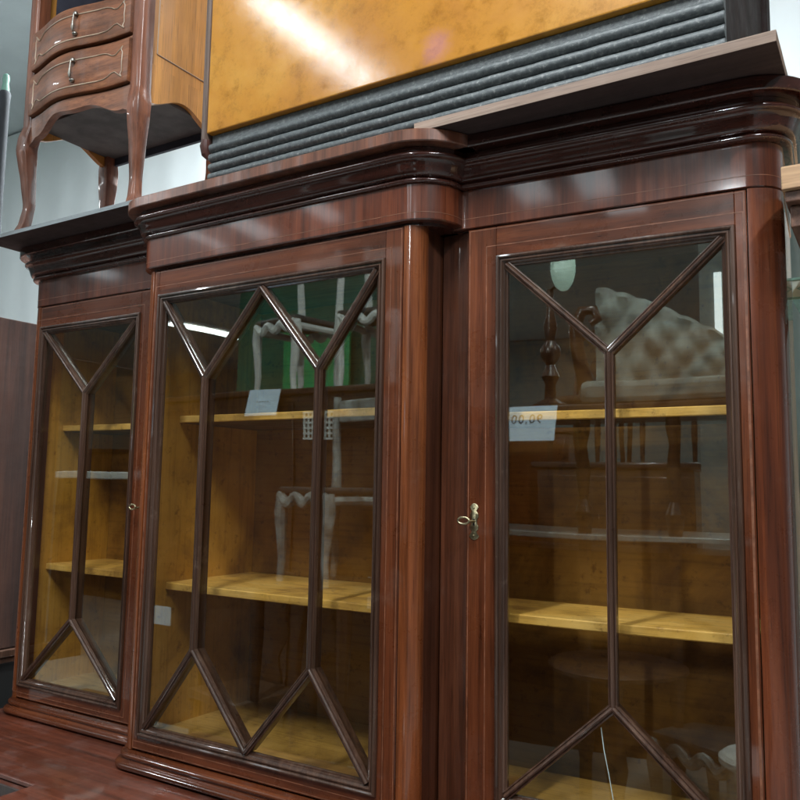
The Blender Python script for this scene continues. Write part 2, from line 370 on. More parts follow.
frieze_prof = [(-0.03, 1.1185), (0.009, 1.1185), (0.0115, 1.121), (0.0115, 1.193), (-0.03, 1.193)]
def bead(o, z, r, a0=-90, a1=90, n=6):
    return [(o+r*math.cos(math.radians(a0+(a1-a0)*i/n)), z+r*math.sin(math.radians(a0+(a1-a0)*i/n))) for i in range(n+1)]
corn_prof = [(-0.03, 1.1935)] + bead(0.015, 1.1985, 0.005) + [(0.017, 1.2045), (0.021, 1.206)]
for i in range(9):                                                     # cyma rising outwards
    t = i/8; corn_prof.append((0.021+0.019*t, 1.206+0.030*(t - 0.16*math.sin(2*PI*t))))
corn_prof += bead(0.040, 1.2415, 0.0055) + [(0.033, 1.248), (0.033, 1.2605), (-0.03, 1.2605)]
crown_prof = [(-0.03, 1.261), (0.059, 1.261), (0.061, 1.263), (0.061, 1.284), (0.059, 1.286), (-0.03, 1.286)]
base_prof = [(-0.03, -0.036), (0.002, -0.036), (0.004, -0.042)] + bead(0.006, -0.0485, 0.0055, 80, -80) + [(0.007, -0.056), (0.012, -0.060)] + bead(0.016, -0.069, 0.007, 90, -90) + [(-0.03, -0.0785)]
for key, path, xf in secs:
    if key != 'c':
        frieze_prof = [(-0.03, 1.1135), (0.0005, 1.1135), (0.0025, 1.1150), (0.0035, 1.193), (-0.03, 1.193)]
    bm = bmesh.new(); plan_sweep(bm, path, [(-0.06, 1.1112), (-0.008, 1.1112), (-0.008, 1.1133 if key != 'c' else 1.1183), (-0.06, 1.1133 if key != 'c' else 1.1183)], xf); link('soffit', bm, M_dark, BC, 0)
    bm = bmesh.new(); plan_sweep(bm, path, frieze_prof, xf); fz = link('frieze', bm, M_fr, BC)
    bm = bmesh.new(); oi = 0.0100 if key == 'c' else 0.0012
    plan_sweep(bm, path, [(oi, 1.1335), (oi+0.0019, 1.1335), (oi+0.0019, 1.1347), (oi, 1.1347)], xf); link('inlay', bm, M_inlay, fz)
    bm = bmesh.new(); plan_sweep(bm, path, corn_prof, xf); link('cornice', bm, M_dark, BC)
    bm = bmesh.new(); plan_sweep(bm, path, crown_prof, xf); link('crown_moulding', bm, M_crown if key == 'c' else M_dark, BC)
    bm = bmesh.new(); plan_sweep(bm, path, base_prof, xf); link('base_moulding', bm, M_h, BC)

# rounded corner columns, a little inset shadow gap beside each door
colp = [(-0.016, ZB-0.003), (0, ZB-0.003), (0, 1.1115), (-0.016, 1.1115)]
def column(pth, xf, m=None):
    bm = bmesh.new(); plan_sweep(bm, pth, colp, xf)
    return link('corner_column', bm, m or M_col, BC)
column([((CRX+0.0012, -D), (0, -1))] + arc(CRX+0.002, -D+RK, RK, 1.5*PI, 2*PI, 16)[1:] + [((CRX+RK+0.002, -0.080), (1, 0))], ID)
bm = mk(CRX+0.022, CRX+RK-0.001, -0.0795, 0.02, ZB, 1.111); link('side_return', bm, M_ret, BC, 0)
column([((CL-RK-0.002, 0.02), (-1, 0))] + arc(CL-0.002, -D+RK, RK, PI, 1.5*PI, 16)[:-1] + [((CL-0.0012, -D), (0, -1))], ID)
column([((1.002, 0), (0, -1))] + arc(1.002, 0.055, 0.055, 1.5*PI, 2*PI, 14)[1:], XR, M_colr)
column(arc(-0.987, 0.055, 0.055, PI, 1.5*PI, 14)[:-1] + [((-0.987, 0), (0, -1))], ID)
# carcass: outer sides, inner partitions, back, tops and bottoms
def part(name, bm, m, lab=None, smooth=None):
    o = link(name, bm, m, BC, smooth)
    if lab: o['label'] = lab
    return o
BK = 0.30
part('side_panel', mk(1.037, 1.056, 0.054, BK+0.02, -0.035, 1.2, 0.001, XR), M_v)
part('side_panel', mk(-1.041, -1.022, 0.054, BK+0.02, -0.035, 1.2, 0.001), M_v)
part('back_panel', mk(-1.02, 1.018, BK, BK+0.012, -0.078, 1.2), M_back, 'yellow stained back lining')
for x0, x1, y0 in ((-0.3845, -0.370, -D+0.028), (0.380, 0.396, -D+0.028)):
    part('partition', mk(x0, x1, y0, BK-0.001, -0.03, 1.12, 0.001), M_yel, 'yellow stained inner partition')
part('side_lining', mk(-1.021, -1.000, 0.03, BK-0.001, -0.03, 1.12), M_yel)
part('side_lining', mk(1.018, 1.034, 0.03, BK-0.03, -0.03, 1.12, xf=XR), M_yel)
for x0, x1, y0, xf in ((-0.999, -0.386, 0.027, None), (-0.369, 0.379, -D+0.027, None), (0.43, 1.016, 0.031, XR)):
    b1 = BK-0.002 if xf is None else BK-0.035
    part('bottom_board', mk(x0, x1, y0, b1, -0.055, -0.014, xf=xf), M_bot, 'yellow stained bottom board')
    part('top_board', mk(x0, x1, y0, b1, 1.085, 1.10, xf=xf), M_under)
# crown boards closing the top of each section, seen only from above
part('top_panel', mk(-1.04, 1.04, 0.031, BK+0.05, 1.262, 1.2835), M_dark)
for x0, x1, y0, xf in ((1.0005, 1.014, 0.0165, XR), (0.3755, 0.3797, -D+0.0245, None), (-0.3695, -0.352, -D+0.0245, None), (-0.998, -0.9855, 0.0165, None)):
    part('door_stop', mk(x0, x1, y0, y0+0.0325 if abs(x0) > 0.9 else y0+0.003, -0.03, 1.1105, xf=xf), M_ret)
# shelves
def shelf(x0, x1, y0, y1, z, xf=None):
    t = 0.018; bm = bmesh.new(); f = xf or ID
    nx = 14; rs = []
    ph = x0*7+z*11
    for i in range(nx+1):                                              # front edge a little wavy and worn
        x = x0+(x1-x0)*i/nx; dz = -0.0015*math.sin(PI*i/nx); wv = 0.0008*math.sin(9*x+ph)
        rs.append([f((x, y0+wv, z+dz+0.002)), f((x, y0+wv, z+dz+t-0.002)), f((x, y0+0.002, z+dz+t)), f((x, y1, z+dz+t)), f((x, y1, z+dz)), f((x, y0+0.002, z+dz))])
    rings(bm, rs)
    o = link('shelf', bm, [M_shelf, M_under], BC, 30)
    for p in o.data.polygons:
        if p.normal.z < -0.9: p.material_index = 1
    return o
shelf(-0.369, 0.379, 0.0, BK-0.003, 0.742); shelf(-0.369, 0.379, -0.02, BK-0.003, 0.322)
shelf(-0.999, -0.427, 0.11, BK-0.003, 0.742); shelf(-0.999, -0.427, 0.08, BK-0.003, 0.322)
shelf(0.43, 1.016, 0.06, BK-0.04, 0.724, XR); shelf(0.43, 1.016, 0.05, BK-0.04, 0.327, XR)

# doors -------------------------------------------------------------
H = 1.05; MW = 0.023
mould_prof = [(0, 0.000), (0, 0.003), (-0.0015, 0.0055), (-0.0045, 0.0065), (-0.0072, 0.005), (-0.0078, 0.002), (-0.0095, 0.0018),
              (-0.0105, 0.004), (-0.013, 0.0045), (-0.015, 0.002), (-0.017, -0.001), (-0.019, -0.002), (-0.0195, -0.0045), (-MW, -0.0055), (-MW, -0.014), (0, -0.014)]
bar_prof = [(-0.0085, -0.008), (-0.0085, -0.002), (-0.0078, 0.0008), (-0.0058, 0.0015), (-0.0045, 0.0), (-0.0036, 0.0028), (-0.0016, 0.0052), (0, 0.0058),
            (0.0016, 0.0052), (0.0036, 0.0028), (0.0045, 0.0), (0.0058, 0.0015), (0.0078, 0.0008), (0.0085, -0.002), (0.0085, -0.008)]
back_bar = [(-0.0035, -0.0115), (0.0035, -0.0115), (0.0035, -0.034), (-0.0035, -0.034)]
def door(x0, x1, o0, o1, y, kind, xf, keyside, label):
    """x0..x1 door edges, o0..o1 outer edge of the glass moulding"""
    f = xf or ID
    th = 0.024
    bm = bmesh.new()
    box(bm, x0, o0, y, y+th, ZB, ZD, 0.0012, 1, 0, f); box(bm, o1, x1, y, y+th, ZB, ZD, 0.0012, 1, 0, f)
    box(bm, o0, o1, y, y+th, H, ZD, 0.0012, 1, 1, f); box(bm, o0, o1, y, y+th, ZB, 0.0, 0.0012, 1, 1, f)
    dr = link('door', bm, [M_v, M_h], BC, 0); dr['label'] = label
    bm = bmesh.new(); bar_sweep(bm, [(o0, 0), (o1, 0), (o1, H), (o0, H)], [(-s, o) for s, o in mould_prof], True, y, f)
    link('glass_moulding', bm, M_bar, dr, 40)
    # glazing bars
    i0, i1, zb0, zt0 = o0+MW-0.002, o1-MW+0.002, MW-0.002, H-MW+0.002
    w = o1-o0; xc = (o0+o1)/2
    bars = []
    if kind == 'wing':
        zt, zb = 0.840, 0.206
        bars = [[(i0, zt0), (xc, zt)], [(i1, zt0), (xc, zt)], [(xc, zt+0.004), (xc, zb-0.004)], [(i0, zb0), (xc, zb)], [(i1, zb0), (xc, zb)]]
    else:
        zt, zb = 0.834, 0.213; a, b = o0+w/4, o1-w/4
        bars = [[(i0, zt0), (a, zt)], [(a, zt), (xc, zt0)], [(xc, zt0), (b, zt)], [(b, zt), (i1, zt0)], [(a, zt+0.004), (a, zb-0.004)], [(b, zt+0.004), (b, zb-0.004)],
                [(i0, zb0), (a, zb)], [(a, zb), (xc, zb0)], [(xc, zb0), (b, zb)], [(b, zb), (i1, zb0)]]
    bm = bmesh.new()
    for k, (p0, p1) in enumerate(bars):
        e = 0.0002*(k % 5)
        bar_sweep(bm, [p0, p1], [(s, o+e) for s, o in bar_prof], False, y, f)
        bar_sweep(bm, [p0, p1], [(s, o-e) for s, o in back_bar], False, y, f)
    link('glazing_bars', bm, M_bar, dr, 40)
    bm = bmesh.new(); box(bm, o0+0.018, o1-0.018, y+0.0085, y+0.011, 0.018, H-0.018, 0, xf=f)
    link('glass_pane', bm, M_glass, dr, 0)
    # stringing line let into the door
    bm = bmesh.new()
    def line(ins):
        a0, a1, b0, b1 = x0+ins, x1-ins, ZB+ins*0.9, ZD-ins*0.9
        bar_sweep(bm, [(a0, b0), (a1, b0), (a1, b1), (a0, b1)], [(0, -0.001), (0, 0.0004), (0.0016, 0.0004), (0.0016, -0.001)], True, y, f)
    line(0.003)
    if kind == 'wing' and keyside:
        bar_sweep(bm, [(o0-0.022, -0.018), (o1+0.014, -0.018), (o1+0.014, H+0.022), (o0-0.022, H+0.022)], [(0, -0.001), (0, 0.0004), (0.0016, 0.0004), (0.0016, -0.001)], True, y, f)
    else:
        bar_sweep(bm, [(o0-0.012, -0.014), (o1+0.014, -0.014), (o1+0.014, H+0.022), (o0-0.012, H+0.022)], [(0, -0.001), (0, 0.0004), (0.0014, 0.0004), (0.0014, -0.001)], True, y, f)
    link('inlay', bm, M_inlay, dr, 0)
    if keyside:
        kx = (x0+o0)/2-0.014 if keyside > 1 else (x1+o1)/2
        if keyside > 1: kx = 0.494
        kz = 0.522
        outl = [(0, .037), (.006, .034), (.0095, .029), (.0065, .024), (.0045, .021), (.0085, .016), (.0100, .010), (.0070, .006), (.0062, 0), (.0070, -.006),
                (.0098, -.010), (.0085, -.016), (.0045, -.020), (.0065, -.024), (.0110, -.030), (.0075, -.035), (0, -.038)]
        pts = outl + [(-a, b) for a, b in outl[-2:0:-1]]
        bm = bmesh.new(); k = 0.95
        rings(bm, [[f((kx+a*k, y-0.0002, kz+b*k)) for a, b in pts], [f((kx+a*k, y-0.0014, kz+b*k)) for a, b in pts], [f((kx+a*k*0.86, y-0.0024, kz+b*k*0.95)) for a, b in pts]])
        for dz in (.026, -.027):
            b2 = bmesh.new(); bmesh.ops.create_uvsphere(b2, u_segments=10, v_segments=6, radius=0.0022)
            merge(bm, b2, 0, lambda c, dz=dz: f((kx+c.x, y-0.0028+c.y, kz+dz+c.z)))
        es = link('escutcheon', bm, M_brass, dr, 50)
        bm = bmesh.new(); box(bm, kx-0.0018, kx+0.0018, y-0.0032, y-0.0022, kz-0.008, kz+0.005, xf=f); link('keyhole', bm, M_hole, dr, 0)
        bm = bmesh.new()
        tube(bm, [f((kx, y-0.002, kz)), f((kx-0.001, y-0.016, kz)), f((kx-0.002, y-0.024, kz-0.001))], [0.0028, 0.0024, 0.003], 10)
        ring = []                                                      # flat bow of the key, turned sideways
        for i in range(17):
            a = 2*PI*i/16; ring.append(f((kx-0.012+0.012*math.cos(a), y-0.026, kz+0.0015+0.0065*math.sin(a))))
        tube(bm, ring, 0.0023, 8)
        link('key', bm, M_brass, dr, 50)
    return dr
door(0.477, 1.000, 0.538, 0.981, 0.0, 'wing', XR, 2, 'right glazed door with a brass keyhole plate and key')
door(-0.351, 0.375, -0.3335, 0.3335, -D, 'mid', None, 0, 'wide middle glazed door without a key')
door(-0.985, -0.440, -0.981, -0.5375, 0.0, 'wing', None, 1, 'narrow left glazed door with a small key')
# filler strip behind the joint right of the middle
part('filler_strip', mk(0.4125, 0.4765, -0.016, 0.016, ZB, 1.111), M_ret)

# ================================================================= LOWER CABINET
LC = thing('lower_cabinet', 'low mahogany cupboard whose polished top carries the glazed bookcase', 'cupboard', (0, 0, FLOOR))
def deck_outline(o, zlist):
    pts = [(-1.07-o, 0.36), (-1.07-o, -0.285-o), (-0.445-o, -0.285-o), (-0.445-o, -0.40-o), (0.46+o, -0.40-o), (0.46+o, -0.285-o), (1.12+o, -0.285-o), (1.12+o, 0.36)]
    return [[Vector((x, y, z)) for x, y in pts] for z in zlist]
bm = bmesh.new(); L = []
for o, z in ((0.0, -0.112), (0.006, -0.110), (0.009, -0.104), (0.006, -0.098), (0.003, -0.097), (0.008, -0.093), (0.008, -0.086), (0.003, -0.081), (-0.004, -0.0795)):
    L.append(deck_outline(o, [z])[0])
rings(bm, L); link('worktop', bm, M_deck, LC, 40)
bm = bmesh.new(); rings(bm, [deck_outline(-0.03, [FLOOR+0.001])[0], deck_outline(-0.03, [-0.113])[0]]); link('body', bm, M_v, LC, 0)
for i, (x0, x1, y) in enumerate(((-1.02, -0.50, -0.26), (-0.40, 0.02, -0.375), (0.03, 0.42, -0.375), (0.52, 1.07, -0.26))):
    bm = mk(x0, x1, y-0.012, y+0.01, FLOOR+0.12, -0.17, 0.003)
    link('door', bm, M_v, LC)

# ================================================================= BOARDS ON TOP
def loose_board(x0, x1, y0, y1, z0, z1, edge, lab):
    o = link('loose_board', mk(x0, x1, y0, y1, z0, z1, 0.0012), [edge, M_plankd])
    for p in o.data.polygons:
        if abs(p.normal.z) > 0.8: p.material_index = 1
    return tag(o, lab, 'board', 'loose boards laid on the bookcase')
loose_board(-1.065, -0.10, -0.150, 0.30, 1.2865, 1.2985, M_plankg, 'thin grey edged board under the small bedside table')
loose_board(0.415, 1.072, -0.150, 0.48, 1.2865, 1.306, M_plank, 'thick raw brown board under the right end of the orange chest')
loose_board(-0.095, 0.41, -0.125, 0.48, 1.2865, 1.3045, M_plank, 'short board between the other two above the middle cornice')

# ================================================================= ORANGE CHEST
CH = thing('panelled_chest', 'large orange varnished chest with a ribbed black base band lying on the boards', 'chest', (0.4, 0.04, 1.306))
M_chside = wood('chest_side', (0.030, 0.011, 0.009), 'Z', 0.75, 0.0, wear=0.03)
M_post = wood('chest_post', (0.21, 0.13, 0.10), 'Z', 0.35, 0.4)
link('body', mk(-0.185, 0.989, -0.100, 0.455, 1.3065, 2.35, 0.004), M_chside, CH)
link('front_panel', mk(-0.188, 0.975, -0.124, -0.1005, 1.432, 2.34, 0.003), M_orange, CH)
bm = bmesh.new()
prof = [(-0.1005, 1.309)]
z = 1.312
for k in range(4):
    for i in range(9):
        a = -PI/2+PI*i/8; prof.append((-0.108-0.0125*math.cos(a), z+0.0115+0.0115*math.sin(a)))
    z += 0.0245
prof += [(-0.108, 1.4225), (-0.108, 1.4305), (-0.1005, 1.4305)]
rs = []
for i in range(60):
    x = -0.183+(0.992+0.183)*i/59; j = 0.0006*math.sin(i*2.3)+0.0005*math.sin(i*5.1)
    rs.append([Vector((x, y+(j if y < -0.109 else 0), zz)) for y, zz in prof])
rings(bm, rs); link('ribbed_band', bm, M_reed, CH, 50)
bm = bmesh.new(); box(bm, -0.206, -0.189, -0.126, 0.19, 1.415, 2.34, 0.004)
link('corner_post', bm, M_post, CH)
bm = bmesh.new()
tube(bm, [(-0.195, -0.118, 1.42), (-0.198, -0.116, 1.405), (-0.197, -0.113, 1.385), (-0.192, -0.11, 1.372)], [0.010, 0.014, 0.012, 0.004], 12)
link('post_foot', bm, wood('post_foot', (0.12, 0.04, 0.03), 'Z', 0.4, 0.3), CH)
bm = bmesh.new(); box(bm, 0.982, 1.000, 0.40, 0.465, 1.3065, 2.35, 0.006); link('rear_post', bm, M_chside, CH)

# ================================================================= BEDSIDE TABLE
TX0, TX1, TY0, TY1, TZ = -0.935, -0.435, -0.125, 0.175, 1.299
BT = thing('bedside_table', 'small brown bedside table with two inlaid curved drawers and cabriole legs', 'bedside table', (-0.685, 0.02, TZ))
M_bt = wood('walnut_front', (0.26, 0.090, 0.038), 'X', 0.42, 0.15, dust=0.18)
M_btl = wood('walnut_leg', (0.22, 0.070, 0.033), 'Z', 0.42, 0.25, dust=0.15)
M_bts = wood('walnut_side_panel', (0.62, 0.27, 0.055), 'Z', 0.32, 0.5, scale=0.5, contrast=0.5)
M_btu = plain('table_underside', (0.085, 0.075, 0.07), 0.8, var=0.3)
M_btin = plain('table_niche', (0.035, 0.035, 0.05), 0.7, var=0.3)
M_pewter = plain('pewter', (0.26, 0.24, 0.21), 0.35, 1.0, 0.4, 90, 0.5)
M_line = plain('pale_inlay', (0.38, 0.27, 0.19), 0.4, var=0.2)
def serp(x):                                   # plan bulge of the serpentine front
    t = (x-TX0)/(TX1-TX0); return -0.034*math.exp(-((t-0.42)/0.25)**2)
def curved_block(x0, x1, z0, z1, out, back=0.05, nx=32, taper=0.002):
    bm = bmesh.new(); rs = []
    for i in range(nx+1):
        x = x0+(x1-x0)*i/nx; y = TY0+serp(x)-out
        rs.append([Vector((x, y+taper, z0)), Vector((x, y, z0+0.003)), Vector((x, y, z1-0.003)), Vector((x, y+taper, z1)), Vector((x, TY0+back, z1)), Vector((x, TY0+back, z0))])
    rings(bm, rs); return bm
def inlay_scroll(par, x0, x1, z0, z1, out):
    bm = bmesh.new()
    cx = (x0+x1)/2-0.02; m = 0.022
    def run(pts):
        tube(bm, [(x, TY0+serp(x)-out-0.0003, z) for x, z in pts], 0.0019, 6)
    for (a, b, s) in ((x0+m, cx, 1), (cx, x1-m, -1)):
        n = 16; zt, zb_ = z1-0.025, z0+0.025
        top = []; bot = []
        for i in range(n+1):
            t = i/n; x = a+(b-a)*t; e = (1-t) if s > 0 else t
            dip = -0.014*math.exp(-((e-0.85)/0.10)**2)+0.010*math.exp(-((e-0.98)/0.04)**2)
            top.append((x, zt+dip)); bot.append((x, zb_-dip))
        run(top); run(bot)
        xe = a if s > 0 else b
        run([(xe, zt+0.006), (xe+s*0.006, zt-0.002), (xe, zt-0.012), (xe+s*0.002, (zt+zb_)/2), (xe, zb_+0.012), (xe+s*0.006, zb_+0.002), (xe, zb_-0.006)])
    link('inlay', bm, M_line, par, 60)
for z0, z1 in ((1.636, 1.760), (1.773, 1.893)):
    dr = link('drawer', curved_block(TX0+0.035, TX1-0.042, z0+0.004, z1, 0.011), M_bt, BT, 40)
    inlay_scroll(dr, TX0+0.035, TX1-0.042, z0, z1, 0.011)
    hx = -0.665; hy = TY0+serp(hx)-0.011; zc = (z0+z1)/2+0.012
    bm = bmesh.new()
    lathe(bm, (hx, hy-0.006, zc+0.022), [(0.001, -0.006), (0.006, -0.005), (0.0075, 0), (0.005, 0.005), (0.001, 0.006)], 12)
    tube(bm, [(hx, hy-0.012, zc+0.018), (hx, hy-0.014, zc-0.004), (hx-0.001, hy-0.013, zc-0.02), (hx-0.001, hy-0.012, zc-0.03)], [0.002, 0.0025, 0.0045, 0.0022], 10)
    lathe(bm, (hx-0.001, hy-0.004, zc-0.034), [(0.001, -0.006), (0.006, -0.005), (0.008, 0), (0.005, 0.004), (0.001, 0.005)], 12)
    link('drop_handle', bm, M_pewter, dr, 60)
link('drawer_rail', curved_block(TX0+0.02, TX1-0.02, 1.7615, 1.7715, 0.001), M_bt, BT, 40)
# scalloped front apron
bm = bmesh.new(); rs = []
for i in range(41):
    t = i/40; x = TX0+0.02+(TX1-TX0-0.04)*t
    zb = 1.588+0.018*math.cos(2*PI*t)*-1+0.006*math.cos(6*PI*t)
    if t < 0.10: zb -= 0.028*(1-t/0.10)
    if t > 0.90: zb -= 0.028*((t-0.90)/0.10)
    y = TY0+serp(x)+0.001
    rs.append([Vector((x, y, zb)), Vector((x, y, 1.6345)), Vector((x, y+0.02, 1.6345)), Vector((x, y+0.02, zb))])
rings(bm, rs); link('front_apron', bm, M_bt, BT, 40)
for xs in (TX1-0.022, TX0+0.006):
    bm = bmesh.new(); rs = []
    for i in range(25):
        t = i/24; y = TY0+0.03+(TY1-TY0-0.05)*t; zb = 1.612-0.022*math.cos(2*PI*t)
        rs.append([Vector((xs, y, zb)), Vector((xs, y, 1.70)), Vector((xs+0.016, y, 1.70)), Vector((xs+0.016, y, zb))])
    rings(bm, rs); link('side_apron', bm, M_bts, BT, 40)
    link('side_panel', mk(xs+0.002, xs+0.013, TY0+0.03, TY1-0.02, 1.701, 2.30, 0.001), M_bts, BT)
    bm = bmesh.new()
    xo = xs+0.0135 if xs > -0.6 else xs+0.0015
    for (ya, za, yb, zb2) in ((TY0+0.055, 1.735, TY0+0.055, 2.28), (TY0+0.055, 1.735, TY1-0.04, 1.735)):
        tube(bm, [(xo, ya, za), (xo, yb, zb2)], 0.0022, 6)
    link('side_inlay', bm, M_line, BT, 60)
link('bottom_board', mk(TX0+0.02, TX1-0.02, TY0+0.021, TY1-0.012, 1.622, 1.633), M_btu, BT)
link('niche_floor', mk(TX0+0.02, TX1-0.024, TY0-0.0, TY1-0.012, 1.894, 1.903), M_btin, BT)
link('niche_lining', mk(TX0+0.0225, TX0+0.026, TY0+0.06, TY1-0.012, 1.904, 2.30), M_btin, BT)
link('back_panel', mk(TX0+0.02, TX1-0.02, TY1-0.01, TY1, 1.60, 2.30), M_btin, BT)
link('table_top', mk(TX0-0.02, TX1+0.02, TY0-0.06, TY1+0.01, 2.301, 2.325, 0.006), M_bt, BT)
def lerp(t, ks):
    for (a, u), (b, v) in zip(ks, ks[1:]):
        if t <= b:
            k = (t-a)/(b-a); k = k*k*(3-2*k)*0.5+k*0.5; return u+(v-u)*k
    return ks[-1][1]
def cab_leg(cx, cy, sx, sy, ztop):
    """square sectioned S shaped leg: knee swings out, ankle in, toe out"""
    bm = bmesh.new(); rs = []
    n = 26
    for i in range(n+1):
        t = i/n; z = ztop+(TZ-ztop)*t if ztop < 1.75 else None
        z = 1.62+(TZ-1.62)*t
        off = lerp(t, ((0, 0), (.12, .006), (.22, .009), (.36, .006), (.55, .001), (.75, -.003), (.9, .002), (1, .010)))
        wd = lerp(t, ((0, .020), (.12, .023), (.25, .022), (.5, .0165), (.78, .0125), (.92, .0135), (1, .016)))
        x, y = cx+sx*off, cy+sy*off
        b = 0.14*wd
        rs.append([Vector((x-wd+b, y-wd, z)), Vector((x+wd-b, y-wd, z)), Vector((x+wd, y-wd+b, z)), Vector((x+wd, y+wd-b, z)), Vector((x+wd-b, y+wd, z)), Vector((x-wd+b, y+wd, z)), Vector((x-wd, y+wd-b, z)), Vector((x-wd, y-wd+b, z))])
    top = [Vector((v.x, v.y, ztop)) for v in rs[0]]
    rings(bm, [top]+rs); return link('leg', bm, M_btl, BT, 45)
for cx, sx in ((TX0+0.018, -1), (TX1-0.018, 1)):
    cab_leg(cx, TY0+0.014, sx, -1, 2.30); cab_leg(cx, TY1-0.018, sx, 1, 1.68 if sx > 0 else 1.66)

# ================================================================= NEIGHBOUR CABINET AND POST
NC = thing('dark_cabinet', 'plain dark brown cabinet side standing at the left edge', 'cabinet', (-1.6, 0.1, 0.0))
M_nc = wood('brown_cabinet_side', (0.070, 0.024, 0.013), 'Z', 0.85, 0.0, scale=0.7)
link('body', mk(-1.95, -1.205, -0.22, 0.55, 0.062, 1.105, 0.003), M_nc, NC)
bm = bmesh.new(); box(bm, -1.96, -1.192, -0.235, 0.56, 0.036, 0.060, 0.004); box(bm, -1.955, -1.198, -0.228, 0.555, 0.018, 0.035, 0.003)
link('base_moulding', bm, M_bar, NC)
link('plinth', mk(-1.94, -1.215, -0.20, 0.53, FLOOR, 0.017), M_hole, NC)
bm = bmesh.new()
pc = (-1.405, 0.085, 1.1055)
lathe(bm, pc, [(0.030, 0), (0.030, 0.015), (0.018, 0.022), (0.015, 0.035), (0.024, 0.05), (0.030, 0.07), (0.026, 0.09), (0.014, 0.105), (0.011, 0.12),
               (0.019, 0.135), (0.020, 0.15), (0.016, 0.17), (0.0175, 0.40), (0.0175, 0.80), (0.020, 0.83), (0.016, 0.84)], 20)
pp = link('turned_post', bm, plain('dark_turned_wood', (0.018, 0.021, 0.026), 0.8, var=0.3))
tag(pp, 'dark turned wooden post with green tip on the dark cabinet', 'post')
bm = bmesh.new(); lathe(bm, (pc[0], pc[1], pc[2]+0.8401), [(0.013, 0), (0.0135, 0.01), (0.010, 0.03), (0.012, 0.045), (0.010, 0.06), (0.004, 0.065)], 16)
link('tip', bm, plain('green_patina', (0.10, 0.22, 0.17), 0.5), pp)

# ================================================================= PIECES TO THE RIGHT
RT = thing('side_table', 'tan edged table top with dark frame right of the bookcase', 'table', (1.4, 0.2, FLOOR))
M_tan = wood('pale_raw_edge', (0.60, 0.36, 0.20), 'X', 0.6, 0.0, wear=0.1, contrast=0.4)
M_tbr = wood('brown_table_frame', (0.17, 0.075, 0.045), 'Y', 0.45, 0.2)
link('top', mk(1.066, 1.75, -0.10, 0.75, 1.064, 1.102, 0.002), M_tan, RT)
bm = bmesh.new(); box(bm, 1.070, 1.74, -0.09, 0.74, 1.046, 1.0635, 0.002); box(bm, 1.075, 1.10, -0.07, 0.72, 1.01, 1.0455, 0.002)
box(bm, 1.1005, 1.73, 0.70, 0.73, 0.99, 1.0455, 0.002)
link('frame', bm, M_tbr, RT)
for (x, y) in ((1.70, -0.06), (1.70, 0.70)):
    bm = mk(x-0.025, x+0.025, y-0.025, y+0.025, FLOOR, 1.0455, 0.003); link('leg', bm, M_tbr, RT)
GS = thing('glass_cabinet_shelf', 'green edged glass shelf with a small etched pattern by the pale wall', 'glass shelf', (1.3, 0.7, 1.0))
M_gedge = plain('green_glass_edge', (0.22, 0.42, 0.38), 0.15, var=0.2, coat=0.5)
M_gpale = plain('pale_etched_glass', (0.55, 0.66, 0.62), 0.3, var=0.2)
bm = bmesh.new(); box(bm, 1.02, 1.5, 0.50, 0.74, 1.018, 1.024, 0.001); box(bm, 1.02, 1.5, 0.50, 0.74, 1.062, 1.068, 0.001); link('shelf', bm, M_gedge, GS)
link('strip', mk(1.021, 1.499, 0.503, 0.506, 1.0245, 1.0615), M_gpale, GS)
for k in range(7):
    bm = bmesh.new(); cx = 1.05+0.07*k
    bar_sweep(bm, [(cx-0.02, 1.043), (cx, 1.030), (cx+0.02, 1.043), (cx, 1.056)], [(0, 0), (0, 0.001), (0.003, 0.001), (0.003, 0)], True, 0.503)
    link('etched_pattern', bm, M_gedge, GS, 0)
bm = bmesh.new()
for x in (1.03, 1.49): box(bm, x-0.005, x+0.005, 0.742, 0.752, FLOOR, 1.30)
link('bracket_rail', bm, M_fix, GS)

# ================================================================= WHAT THE GLASS MIRRORS (furniture across the aisle)
M_dk = wood('dark_furniture', (0.06, 0.028, 0.018), 'X', 0.3, 0.4)
M_wht2 = plain('worn_grey_paint', (0.30, 0.32, 0.31), 0.5, var=0.5, scale=14)
M_wht = plain('white_paint', (0.66, 0.69, 0.67), 0.4, var=0.08)
M_green2 = plain('dark_green_paint', (0.015, 0.13, 0.085), 0.5, var=0.2, scale=2)
M_green = plain('green_paint', (0.02, 0.38, 0.13), 0.5, var=0.2, scale=2)
M_paper = plain('paper', (0.66, 0.82, 0.98), 0.6, var=0.04)
M_ink = plain('printed_ink', (0.02, 0.02, 0.03), 0.7)
M_up = plain('grey_upholstery', (0.20, 0.23, 0.21), 0.6, var=0.5, scale=9)
